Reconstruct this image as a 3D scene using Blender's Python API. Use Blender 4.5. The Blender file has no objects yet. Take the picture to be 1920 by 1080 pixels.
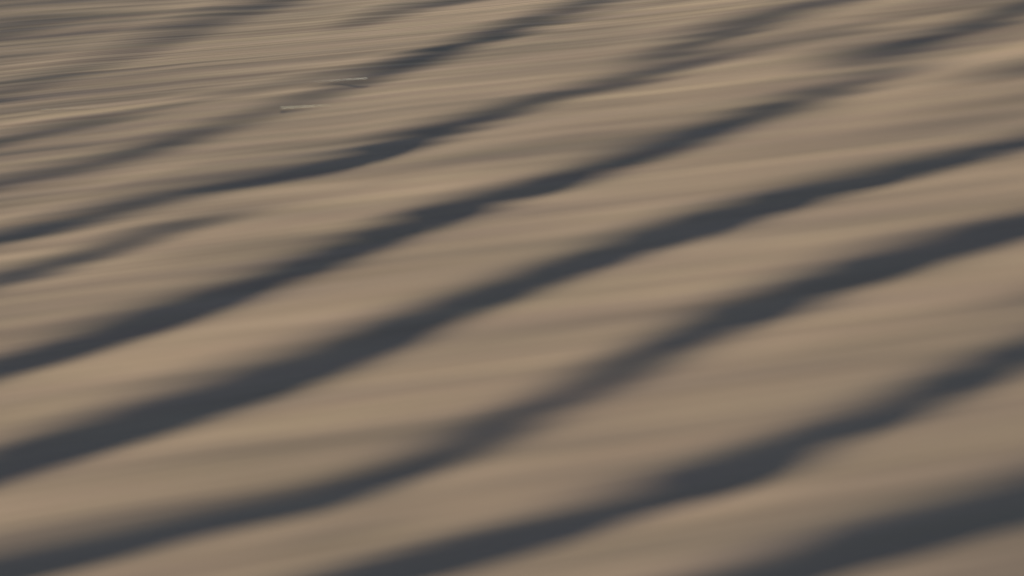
import bpy, math
import numpy as np

# ---------------------------------------------------------------- camera
scene = bpy.context.scene
CAM_H = 0.5
PITCH, ROLL = math.radians(40.0), math.radians(10.0)
fwd = np.array([0, math.cos(PITCH), -math.sin(PITCH)])
right0 = np.array([1.0, 0, 0])
up0 = np.array([0, math.sin(PITCH), math.cos(PITCH)])
right = math.cos(ROLL) * right0 - math.sin(ROLL) * up0
up = math.sin(ROLL) * right0 + math.cos(ROLL) * up0
from mathutils import Matrix
cam_data = bpy.data.cameras.new("camera")
cam_data.lens = 34.4
cam_data.sensor_width = 36.0
cam_data.clip_start = 0.02
cam_data.clip_end = 3000.0
cam_data.dof.use_dof = True
cam_data.dof.focus_distance = 1.19
cam_data.dof.aperture_fstop = 1.2
cam = bpy.data.objects.new("camera", cam_data)
cam.matrix_world = Matrix(((right[0], up[0], -fwd[0], 0), (right[1], up[1], -fwd[1], 0),
                           (right[2], up[2], -fwd[2], CAM_H), (0, 0, 0, 1)))
scene.collection.objects.link(cam)
scene.camera = cam

# ---------------------------------------------------------------- sky, sun, exposure
SUN_EL = 17.0
world = bpy.data.worlds.new("World")
scene.world = world
world.use_nodes = True
wn = world.node_tree
bg = wn.nodes["Background"]
sky = wn.nodes.new("ShaderNodeTexSky")
sky.sky_type = 'NISHITA'
sky.sun_disc = False
sky.sun_elevation = math.radians(SUN_EL)
sky.sun_rotation = 0.0            # the sun stands over +Y, beyond the ripples
sky.dust_density = 0.6
wn.links.new(sky.outputs[0], bg.inputs[0])
bg.inputs[1].default_value = 0.06
sd = bpy.data.lights.new("sun", 'SUN')
sd.energy = 3.0
sd.angle = math.radians(0.5)
sd.color = (1.0, 0.905, 0.64)
sun = bpy.data.objects.new("sun", sd)
sun.rotation_euler = (math.radians(-(90 - SUN_EL)), 0, 0)
scene.collection.objects.link(sun)
scene.view_settings.view_transform = 'Standard'
scene.view_settings.look = 'None'
scene.view_settings.gamma = 1.0
scene.view_settings.exposure = 0.63

# ---------------------------------------------------------------- ripple lines, in metres on the ground
# each row: far edge x, y, near edge x, y of the steep lee face, and how fully developed it is (0..1)
BANDS = [
 [(-0.095,0.3010,-0.095,0.2773,1.00),(-0.033,0.3026,-0.036,0.2757,1.00),(0.068,0.3162,0.061,0.2877,1.00),(0.175,0.3349,0.162,0.3000,1.00),(0.274,0.3465,0.255,0.3102,1.00),(0.384,0.3617,0.358,0.3216,1.00),],
 [(-0.355,0.3436,-0.351,0.3310,1.00),(-0.235,0.3578,-0.232,0.3392,1.00),(-0.133,0.3637,-0.132,0.3411,1.00),(-0.025,0.3749,-0.028,0.3461,1.00),(0.088,0.3946,0.080,0.3633,1.00),(0.207,0.4168,0.195,0.3854,1.00),(0.327,0.4516,0.312,0.4216,0.95),(0.461,0.4814,0.436,0.4423,1.00),],
 [(-0.435,0.4254,-0.423,0.3930,1.00),(-0.354,0.4319,-0.344,0.3969,1.00),(-0.299,0.4290,-0.292,0.3963,0.95),(-0.246,0.4329,-0.241,0.4012,0.95),(-0.192,0.4322,-0.189,0.4057,0.92),(-0.134,0.4354,-0.134,0.4077,0.92),(-0.076,0.4474,-0.077,0.4159,0.94),(-0.014,0.4731,-0.018,0.4379,0.97),(0.051,0.4999,0.045,0.4641,0.90),(0.122,0.5312,0.111,0.4877,1.00),(0.194,0.5556,0.179,0.5099,1.00),(0.268,0.5762,0.249,0.5275,1.00),(0.333,0.5803,0.315,0.5399,1.00),(0.393,0.5818,0.378,0.5518,1.00),(0.530,0.5903,0.510,0.5592,1.00),],
 [(-0.464,0.5014,-0.453,0.4729,1.00),(-0.381,0.5286,-0.370,0.4864,1.00),(-0.323,0.5363,-0.313,0.4898,1.00),(-0.265,0.5560,-0.256,0.4969,1.00),(-0.204,0.5642,-0.199,0.5122,1.00),(-0.137,0.5808,-0.136,0.5339,1.00),(-0.069,0.6012,-0.071,0.5573,1.00),(0.003,0.6205,-0.001,0.5831,1.00),(0.077,0.6433,0.070,0.6003,1.00),(0.152,0.6547,0.144,0.6195,1.00),(0.229,0.6678,0.217,0.6290,1.00),(0.305,0.6736,0.292,0.6379,1.00),(0.376,0.6755,0.362,0.6454,0.90),(0.445,0.6849,0.431,0.6564,0.87),(0.598,0.6968,0.579,0.6663,0.80),],
 [(-0.505,0.6121,-0.496,0.5859,0.90),(-0.412,0.6392,-0.400,0.5933,0.95),(-0.348,0.6525,-0.339,0.6107,1.00),(-0.282,0.6676,-0.275,0.6219,0.97),(-0.214,0.6815,-0.211,0.6411,0.95),(-0.140,0.7064,-0.139,0.6685,1.00),(-0.063,0.7298,-0.065,0.6897,1.00),(0.017,0.7431,0.012,0.7052,1.00),(0.100,0.7682,0.093,0.7270,0.95),(0.185,0.7869,0.176,0.7496,0.93),(0.272,0.8034,0.261,0.7687,0.90),(0.363,0.8243,0.351,0.7930,0.80),(0.411,0.8380,0.400,0.8107,0.62),(0.457,0.8459,0.446,0.8212,0.15),],
 [(0.317,0.8763,0.307,0.8453,0.00),(0.386,0.8835,0.369,0.8391,0.57),(0.463,0.8704,0.448,0.8377,0.82),(0.562,0.9152,0.542,0.8760,0.85),(0.765,0.9584,0.736,0.9122,0.90),],
 [(-0.548,0.7235,-0.538,0.6993,0.90),(-0.442,0.7440,-0.435,0.7181,0.85),(-0.399,0.7501,-0.394,0.7281,0.87),(-0.356,0.7597,-0.351,0.7315,0.82),(-0.301,0.7883,-0.295,0.7500,0.72),(-0.244,0.7861,-0.241,0.7593,0.47),(-0.183,0.7896,-0.182,0.7626,0.12),],
 [(-0.578,0.8027,-0.567,0.7751,0.80),(-0.465,0.8271,-0.453,0.7845,0.86),(-0.404,0.8348,-0.394,0.7917,0.78),(-0.312,0.8583,-0.304,0.8108,0.76),(-0.230,0.8548,-0.226,0.8065,0.82),(-0.187,0.8577,-0.184,0.8102,0.80),(-0.144,0.8638,-0.143,0.8159,0.93),(-0.078,0.8710,-0.079,0.8293,0.97),(-0.023,0.8777,-0.025,0.8446,0.90),(0.033,0.8909,0.030,0.8572,0.87),(0.125,0.9071,0.120,0.8778,0.80),(0.220,0.9260,0.213,0.8992,0.77),(0.288,0.9247,0.280,0.8968,0.42),],
 [(0.143,0.9429,0.138,0.9143,0.00),(0.200,0.9657,0.192,0.9303,0.67),(0.262,0.9746,0.249,0.9273,0.77),(0.333,0.9940,0.321,0.9572,0.72),(0.432,1.0026,0.420,0.9715,0.72),(0.624,1.0247,0.604,0.9864,0.82),],
 [(-0.618,0.9102,-0.608,0.8829,0.62),(-0.492,0.9208,-0.483,0.8909,0.57),(-0.408,0.9282,-0.402,0.8991,0.62),(-0.324,0.9416,-0.318,0.9030,0.87),(-0.256,0.9543,-0.253,0.9218,0.57),(-0.194,0.9817,-0.192,0.9550,0.67),(-0.147,1.0081,-0.146,0.9742,0.80),(-0.074,1.0353,-0.075,0.9901,0.95),(-0.011,1.0534,-0.013,1.0161,0.90),(0.054,1.0733,0.050,1.0350,0.85),(0.121,1.0981,0.115,1.0599,0.80),(0.218,1.1281,0.210,1.0913,0.90),(0.492,1.1581,0.480,1.1273,0.90),],
 [(-0.652,0.9993,-0.640,0.9683,0.62),(-0.517,1.0114,-0.508,0.9798,0.62),(-0.445,1.0163,-0.439,0.9871,0.67),(-0.391,1.0191,-0.387,0.9960,0.47),(-0.281,1.0194,-0.279,1.0001,0.42),],
 [(-0.702,1.1309,-0.689,1.0969,0.42),(-0.549,1.1504,-0.536,1.1022,0.42),(-0.482,1.1750,-0.469,1.1208,0.42),(-0.440,1.2038,-0.428,1.1400,0.42),(-0.371,1.2439,-0.359,1.1674,0.54),(-0.303,1.2693,-0.296,1.2087,0.54),(-0.212,1.3006,-0.209,1.2464,0.82),(0.039,1.3388,0.035,1.2822,0.80),],
 [(-0.177,1.1523,-0.175,1.1143,0.00),(-0.137,1.1751,-0.137,1.1360,0.57),(-0.069,1.1837,-0.070,1.1473,0.62),(0.025,1.1794,0.023,1.1509,0.62),],
 [(-0.783,1.3465,-0.755,1.2713,0.47),(-0.614,1.3553,-0.597,1.2977,0.47),(-0.515,1.3495,-0.502,1.2923,0.20),(-0.413,1.3701,-0.403,1.3115,0.20),],
 [(0.423,0.7914,0.414,0.7732,0.00),(0.470,0.7934,0.458,0.7698,0.20),(0.501,0.7947,0.485,0.7630,0.47),(0.664,0.7997,0.646,0.7722,0.72),],
 [(0.269,0.7307,0.252,0.6790,0.00),(0.354,0.7492,0.331,0.6919,0.12),(0.417,0.7568,0.391,0.6988,0.20),(0.481,0.7543,0.455,0.7044,0.25),(0.646,0.7722,0.614,0.7209,0.52),],
 [(0.114,0.4706,0.107,0.4417,0.00),(0.176,0.4877,0.167,0.4576,0.08),(0.235,0.4896,0.221,0.4545,0.15),(0.295,0.4879,0.281,0.4554,0.18),(0.346,0.4890,0.334,0.4662,0.28),(0.477,0.5077,0.461,0.4814,0.82),],
 [(-0.206,0.3988,-0.203,0.3742,0.00),(-0.162,0.4082,-0.160,0.3831,0.22),(-0.120,0.4120,-0.119,0.3888,0.25),(-0.078,0.4051,-0.078,0.3883,0.10),],
]

rng = np.random.default_rng(7)
TAN = math.tan(math.radians(SUN_EL))


def gauss1(a, sigma, axis):
    """gaussian smoothing along one axis, sigma in cells"""
    r = int(max(1, math.ceil(3 * sigma)))
    n = a.shape[axis]
    pad = [(0, 0)] * a.ndim
    pad[axis] = (r, r)
    b = np.pad(a, pad, mode='edge')
    f = np.fft.rfftfreq(n + 2 * r)
    k = np.exp(-2 * (math.pi * sigma * f) ** 2)
    sh = [1] * a.ndim
    sh[axis] = -1
    b = np.fft.irfft(np.fft.rfft(b, axis=axis) * k.reshape(sh), n=n + 2 * r, axis=axis)
    sl = [slice(None)] * a.ndim
    sl[axis] = slice(r, r + n)
    return b[tuple(sl)]


def bilinear(arr, x0, dx, y0, dy, X, Y):
    fx = np.clip((X - x0) / dx, 0, arr.shape[1] - 1.001)
    fy = np.clip((Y - y0) / dy, 0, arr.shape[0] - 1.001)
    i = fx.astype(int)
    j = fy.astype(int)
    u = fx - i
    v = fy - j
    return (arr[j, i] * (1 - u) * (1 - v) + arr[j, i + 1] * u * (1 - v)
            + arr[j + 1, i] * (1 - u) * v + arr[j + 1, i + 1] * u * v)


def sstep(x):
    x = np.clip(x, 0, 1)
    return x * x * (3 - 2 * x)


def streak_v(X, Y):
    """coordinate across the wind streaks; its level lines run along them"""
    Xs = 1.2 * np.tanh(X / 1.2)
    return Y - 0.0851 * X + 0.2588 * Xs * Y + 0.0305 * Xs * Xs


# regular working grid
X0, X1, DX = -2.4, 2.4, 0.006
Y0, Y1, DY = -1.0, 3.8, 0.0015
gx = np.arange(X0, X1, DX)
gy = np.arange(Y0, Y1, DY)
GX, GY = np.meshgrid(gx, gy)
GV = streak_v(GX, GY)

# long narrow streak noise, laid out in (X, v)
VX0, VDX, VV0, VDV = -2.5, 0.009, -2.5, 0.001
nvx, nvv = 560, 8700


def streak_noise(len_m, wid_m, seed, V=None):
    V = GV if V is None else V
    r = np.random.default_rng(seed)
    a = r.standard_normal((nvv, nvx)).astype(np.float32)
    a = gauss1(a, len_m / VDX, 1)
    a = gauss1(a, max(wid_m / VDV, 0.6), 0)
    a /= a.std()
    return bilinear(a, VX0, VDX, VV0, VDV, GX, V)


n_fine = streak_noise(0.11, 0.0010, 1)
n_mid = streak_noise(0.12, 0.003, 2)
n_wide = streak_noise(0.13, 0.008, 3)
n_big = streak_noise(0.18, 0.035, 4)

# ripple edges waver a little with the streaks
edge = 1 + 0.8 * sstep((GY - 0.5) / 0.5)      # rougher where the wind is fresher, farther out
WY = GY + edge * (0.0011 * n_fine + 0.0018 * n_mid + 0.0010 * n_wide)

light_keep = np.ones_like(GX)
tops, bots = [], []
for b in BANDS:
    b = np.array(b)
    xt, yt, xb, yb, D = b.T

    def ext(x, xs, ys):
        o = np.argsort(xs)
        xs, ys = xs[o], ys[o]
        y = np.interp(x, xs, ys)
        sl, sr = (ys[1] - ys[0]) / (xs[1] - xs[0]), (ys[-1] - ys[-2]) / (xs[-1] - xs[-2])
        y = np.where(x < xs[0], ys[0] + (x - xs[0]) * 0.5 * (sl + 0.17), y)
        return np.where(x > xs[-1], ys[-1] + (x - xs[-1]) * 0.5 * (sr + 0.17), y)
    yT = ext(gx, xt, yt)
    yB = ext(gx, xb, yb)
    k = 0.06 / DX
    yT = gauss1(yT[None], k, 1)[0]
    yB = gauss1(yB[None], k, 1)[0]
    Dx = np.interp(gx, xb, D) if xb[0] < xb[-1] else np.interp(gx, xb[::-1], D[::-1])
    strong = sstep((Dx - 0.7) / 0.25)
    yT = yT - 0.13 * strong * (yT - yB)
    yB = yB + 0.03 * strong * (yT - yB)
    w = np.clip(yT - yB, 0.009, 0.15)
    su, sl_ = np.maximum(w * 1.65, 0.011), np.maximum(w * 0.75, 0.008)
    p = sstep((yT + su * 0.5 - WY) / su) * sstep((WY - yB + sl_ * 0.5) / sl_)
    light_keep *= 1 - Dx * p
    tops.append(yT)
    bots.append(yB)
Dk = 1 - light_keep

# the same ripples go on beyond the traced patch
ph = (WY - 0.17 * GX + 0.02 * np.sin(2.1 * GX + 1.0) + 0.013 * np.sin(5.3 * GX + 2.2 * GY)
      + 0.02 * np.sin(1.3 * GX - 2.7 * GY)) / 0.100
fr = ph - np.floor(ph)
Dg = sstep((0.42 - fr) / 0.26) * sstep(fr / 0.12)
Dg *= np.clip(0.8 + 0.25 * np.sin(3.1 * GX + 4.0 * GY), 0, 1)
near = bots[0]
far = np.maximum(tops[11] + 0.07, tops[13] + 0.03)
side = sstep((np.abs(GX) - 1.1) / 0.3)
m = np.maximum(sstep((near[None] - 0.02 - GY) / 0.035), sstep((GY - far[None] - 0.02) / 0.04))
m = np.maximum(m, side)
Dk = Dk * (1 - m) + Dg * m
# wind has drawn the ripple edges out a little along the streaks
th = 1.2 * np.tanh(GX / 1.2)
run = -(-0.0851 + 0.2588 * GY + 0.0610 * th) / (1 + 0.2588 * th)
acc, tot = 0, 0
for q in np.linspace(-2.2, 2.2, 13):
    w_ = math.exp(-q * q / 2)
    acc = acc + w_ * bilinear(Dk, X0, DX, Y0, DY, GX + 0.026 * q, GY + run * 0.026 * q)
    tot += w_
Dk = np.clip(1.44 * acc / tot - 0.09, 0, 1)

# ---- slope towards the sun -> heights
# lee faces (Dk = 1) stand just steeper than the sunlight, so they lie in their own shade; the
# lit backs between them climb back exactly as much as the lee faces drop
dark = TAN + 0.020
swell = (0.145 * np.exp(-(((GX + 0.75) / 0.50) ** 2 + ((GY - 1.42) / 0.48) ** 2))
         + 0.13 * np.exp(-(((GX - 0.32) / 0.24) ** 2 + ((GY - 0.24) / 0.12) ** 2))
         + 0.03 * np.exp(-((GY - 0.25) / 0.25) ** 2))  # added ground tilt, shaped to dim the far-left, near-right and nearest sand
sw = np.cumsum(swell, axis=0) * DY
j0 = int((0.65 - Y0) / DY)
sw -= sw[j0][None]
R = np.sqrt(GX ** 2 + (GY - 0.9) ** 2)
fade = 1 - sstep((R - 1.4) / 0.9)


def heights_from(D, g=0.0):
    a = gauss1(D, 0.08 / DY, 0)
    backs = np.clip(-dark * a / np.maximum(1 - a, 0.2), -0.21, -0.05)
    sl = dark * D + backs * (1 - D)
    sl = sl + np.clip(1 - D, 0, 1) * g
    hh = np.cumsum(sl, axis=0) * DY
    hh -= hh[j0][None]
    hh -= gauss1(gauss1(hh, 0.12 / DY, 0), 0.08 / DX, 1)
    hh += sw
    return gauss1(hh, 2.0, 1) * fade


def shade_of(hh):
    """how much sunlight each point of a height field loses, own shade and cast shade"""
    sy = np.gradient(hh, DY, axis=0)
    nl = np.clip((TAN - sy) / np.sqrt(1 + sy * sy), 0, None)
    ray = hh - TAN * GY
    top = np.maximum.accumulate(ray[::-1], axis=0)[::-1]
    nl = nl * np.clip(1 - (top - ray) / 0.0004, 0, 1)
    return nl


h = heights_from(Dk)
ctrl = None
for it in range(7):
    # a crest stands in front of the ground it hides, so the line read off the flat ground
    # belongs to a point a little nearer: move each ripple back to where it really is
    k = CAM_H / (CAM_H - np.clip(gauss1(h, 3, 0), -0.05, 0.05))
    goal = bilinear(Dk, X0, DX, Y0, DY, GX * k, GY * k)
    if ctrl is None:
        ctrl = goal.copy()
    nl = gauss1(shade_of(h), 2.5, 0)
    wl = np.clip(1 - 3 * goal, 0.001, 1)
    level = gauss1(gauss1(nl * wl, 0.09 / DY, 0), 0.12 / DX, 1) / gauss1(gauss1(wl, 0.09 / DY, 0), 0.12 / DX, 1)
    sim = np.clip(1 - nl / np.maximum(level, 0.1), 0, 1)
    err = goal - sim
    err = np.where(wl > 0.9, np.minimum(err, 0), err)
    ctrl = np.clip(ctrl + 0.5 * gauss1(gauss1(err, 2.0, 0), 3.0, 1), -0.15, 1.12)
    h = heights_from(ctrl)
# the wind drew its streaks on a slant over the relief
LEAN = 1.5
VS = streak_v(GX, GY + LEAN * h)
calm = 0.35 + 0.65 * sstep((GY - 0.45) / 0.4)
grain = (0.066 * streak_noise(0.13, 0.0010, 11, VS) + 0.040 * streak_noise(0.13, 0.0025, 12, VS)
         + calm * (0.038 * streak_noise(0.15, 0.008, 13, VS) + 0.028 * streak_noise(0.16, 0.024, 14, VS)))
h = heights_from(ctrl, grain - gauss1(grain, 0.08 / DY, 0))


def height(x, y):
    x = np.atleast_1d(np.asarray(x, float))
    y = np.atleast_1d(np.asarray(y, float))
    z = bilinear(h, X0, DX, Y0, DY, x, y)
    return np.where((np.abs(x) < 2.35) & (y > -0.95) & (y < 3.75), z, 0.0)


def grown(lo, hi, step, limit, g=1.05):
    c = list(np.arange(lo, hi + step / 2, step))
    s, v = step, c[-1]
    while v < limit:
        s *= g
        v += s
        c.append(v)
    s, v = step, c[0]
    left = []
    while v > -limit:
        s *= g
        v -= s
        left.append(v)
    return np.array(left[::-1] + c)


mx = grown(-1.0, 0.85, 0.0058, 1500.0, 1.045)
my = grown(0.18, 1.80, 0.0017, 1500.0, 1.03)
MX, MY = np.meshgrid(mx, my)
MZ = height(MX.ravel(), MY.ravel()).reshape(MX.shape)
nx, ny = len(mx), len(my)
verts = np.stack([MX.ravel(), MY.ravel(), MZ.ravel()], 1).astype(np.float32)
idx = np.arange(nx * ny).reshape(ny, nx)
quads = np.stack([idx[:-1, :-1], idx[:-1, 1:], idx[1:, 1:], idx[1:, :-1]], -1).reshape(-1, 4)
me = bpy.data.meshes.new("ground")
me.vertices.add(len(verts))
me.vertices.foreach_set("co", verts.ravel())
me.loops.add(quads.size)
me.loops.foreach_set("vertex_index", quads.ravel().astype(np.int32))
me.polygons.add(len(quads))
me.polygons.foreach_set("loop_start", np.arange(0, quads.size, 4, dtype=np.int32))
me.polygons.foreach_set("use_smooth", np.ones(len(quads), bool))
me.update()
me.validate()
uv = me.uv_layers.new(name="streaks")          # metres along and across the wind streaks
vv = streak_v(MX, MY + LEAN * MZ).ravel()
uvs = np.stack([MX.ravel(), vv], 1)[quads.ravel()].astype(np.float32)
uv.data.foreach_set("uv", uvs.ravel())
ground = bpy.data.objects.new("ground", me)
ground["kind"] = "structure"
ground["label"] = "wind-rippled tan sand with long wavy dark hollows between low ridges"
ground["category"] = "sand"
scene.collection.objects.link(ground)

# ---------------------------------------------------------------- sand material
def sand_material():
    m = bpy.data.materials.new("sand")
    m.use_nodes = True
    nt = m.node_tree
    N, L = nt.nodes, nt.links
    bs = N["Principled BSDF"]
    bs.inputs["Roughness"].default_value = 0.95
    bs.inputs["Specular IOR Level"].default_value = 0.1
    uvn = N.new("ShaderNodeUVMap")
    uvn.uv_map = "streaks"

    def noise(sx, sy, detail, off=0.0):
        mp = N.new("ShaderNodeMapping")
        mp.inputs["Scale"].default_value = (sx, sy, 1)
        mp.inputs["Location"].default_value = (off, off, 0)
        n = N.new("ShaderNodeTexNoise")
        n.inputs["Scale"].default_value = 1.0
        n.inputs["Detail"].default_value = detail
        L.new(uvn.outputs[0], mp.inputs[0])
        L.new(mp.outputs[0], n.inputs["Vector"])
        return n.outputs["Fac"]
    # mineral bands: fine streaks of paler and browner grains, and broad blotches of hue
    fine = noise(3.0, 300.0, 4.0)
    hue = noise(4.0, 85.0, 2.0, 7.3)
    r1 = N.new("ShaderNodeMapRange")
    r1.inputs["From Min"].default_value = 0.3
    r1.inputs["From Max"].default_value = 0.7
    L.new(fine, r1.inputs["Value"])
    mix1 = N.new("ShaderNodeMix")
    mix1.data_type = 'RGBA'
    mix1.inputs[6].default_value = (0.300, 0.225, 0.179, 1)
    mix1.inputs[7].default_value = (0.490, 0.369, 0.293, 1)
    L.new(r1.outputs[0], mix1.inputs[0])
    r2 = N.new("ShaderNodeMapRange")
    r2.inputs["From Min"].default_value = 0.35
    r2.inputs["From Max"].default_value = 0.65
    L.new(hue, r2.inputs["Value"])
    mix2 = N.new("ShaderNodeMix")
    mix2.data_type = 'RGBA'
    mix2.blend_type = 'MULTIPLY'
    mix2.inputs[0].default_value = 1.0
    mix3 = N.new("ShaderNodeMix")
    mix3.data_type = 'RGBA'
    mix3.inputs[6].default_value = (1.0, 0.970, 0.975, 1)
    mix3.inputs[7].default_value = (0.99, 0.995, 0.945, 1)
    L.new(r2.outputs[0], mix3.inputs[0])
    L.new(mix1.outputs[2], mix2.inputs[6])
    L.new(mix3.outputs[2], mix2.inputs[7])
    L.new(mix2.outputs[2], bs.inputs["Base Color"])
    return m


ground.data.materials.append(sand_material())

# ---------------------------------------------------------------- pale dry stalks lying on the sand
def straw_material(name, col):
    m = bpy.data.materials.new(name)
    m.use_nodes = True
    nt = m.node_tree
    bs = nt.nodes["Principled BSDF"]
    bs.inputs["Roughness"].default_value = 0.45
    bs.inputs["Specular IOR Level"].default_value = 0.6
    tc = nt.nodes.new("ShaderNodeTexCoord")
    n = nt.nodes.new("ShaderNodeTexNoise")
    n.inputs["Scale"].default_value = 120.0
    mx_ = nt.nodes.new("ShaderNodeMix")
    mx_.data_type = 'RGBA'
    mx_.inputs[6].default_value = tuple(c * 0.88 for c in col) + (1,)
    mx_.inputs[7].default_value = tuple(col) + (1,)
    nt.links.new(tc.outputs["Object"], n.inputs["Vector"])
    nt.links.new(n.outputs["Fac"], mx_.inputs[0])
    nt.links.new(mx_.outputs[2], bs.inputs["Base Color"])
    return m


def stalk(p0, p1, r0, r1, col, label):
    """a thin tapered stalk from its thick cut end p0 to its thin tip p1, lying on the sand"""
    n, k = 30, 8
    ends = []
    for p in (p0, p1):                 # read off the flat ground: move onto the real relief
        q = np.array(p, float)
        for _ in range(8):
            q = np.array(p) * (CAM_H - float(height(q[0], q[1])[0])) / CAM_H
        ends.append(q)
    p0, p1 = ends
    t = np.linspace(0, 1, n)
    xs = p0[0] + (p1[0] - p0[0]) * t
    ys = p0[1] + (p1[1] - p0[1]) * t
    rad = r0 + (r1 - r0) * t
    rad[0] *= 0.55
    zs = height(xs, ys)
    zc = np.polyval(np.polyfit(t, zs, 1), t)
    zc += 0.0007 + float((zs - zc).max())      # stiff: it rests on the little crests it crosses
    ox, oy, oz = xs[0], ys[0], zc[0]
    d = np.array([p1[0] - p0[0], p1[1] - p0[1]])
    d = d / np.linalg.norm(d)
    vs, fs = [], []
    for i in range(n):
        for j in range(k):
            a = 2 * math.pi * j / k
            off = rad[i] * math.cos(a)
            vs.append((xs[i] - d[1] * off - ox, ys[i] + d[0] * off - oy,
                       zc[i] + 0.35 * rad[i] * (1.0 + math.sin(a)) - oz))
    for i in range(n - 1):
        for j in range(k):
            a, b_ = i * k + j, i * k + (j + 1) % k
            fs.append((a, b_, b_ + k, a + k))
    fs.append(tuple(range(k))[::-1])
    fs.append(tuple((n - 1) * k + j for j in range(k)))
    ms = bpy.data.meshes.new("dry_stalk")
    ms.from_pydata(vs, [], fs)
    ms.update()
    for p in ms.polygons:
        p.use_smooth = True
    ms.materials.append(straw_material("dry_straw", col))
    o = bpy.data.objects.new("dry_stalk", ms)
    o.location = (ox, oy, oz)
    o["label"] = label
    o["category"] = "stalk"
    o["group"] = "pale dry stalks lying on the sand"
    scene.collection.objects.link(o)
    return o


stalk((-0.2131, 0.9600), (-0.1560, 0.9470), 0.00060, 0.00010, (0.85, 0.80, 0.62),
      "bright cream straw stalk on lit sand, brightest of the three")
stalk((-0.1167, 0.9918), (-0.1790, 1.0050), 0.00040, 0.00007, (0.62, 0.60, 0.57),
      "greyish thin stalk lying in a dark shaded ripple hollow")
stalk((-0.5006, 1.0576), (-0.4322, 1.0397), 0.00038, 0.00008, (0.72, 0.66, 0.52),
      "faint tan hair-thin stalk on lit sand, leftmost of the three")
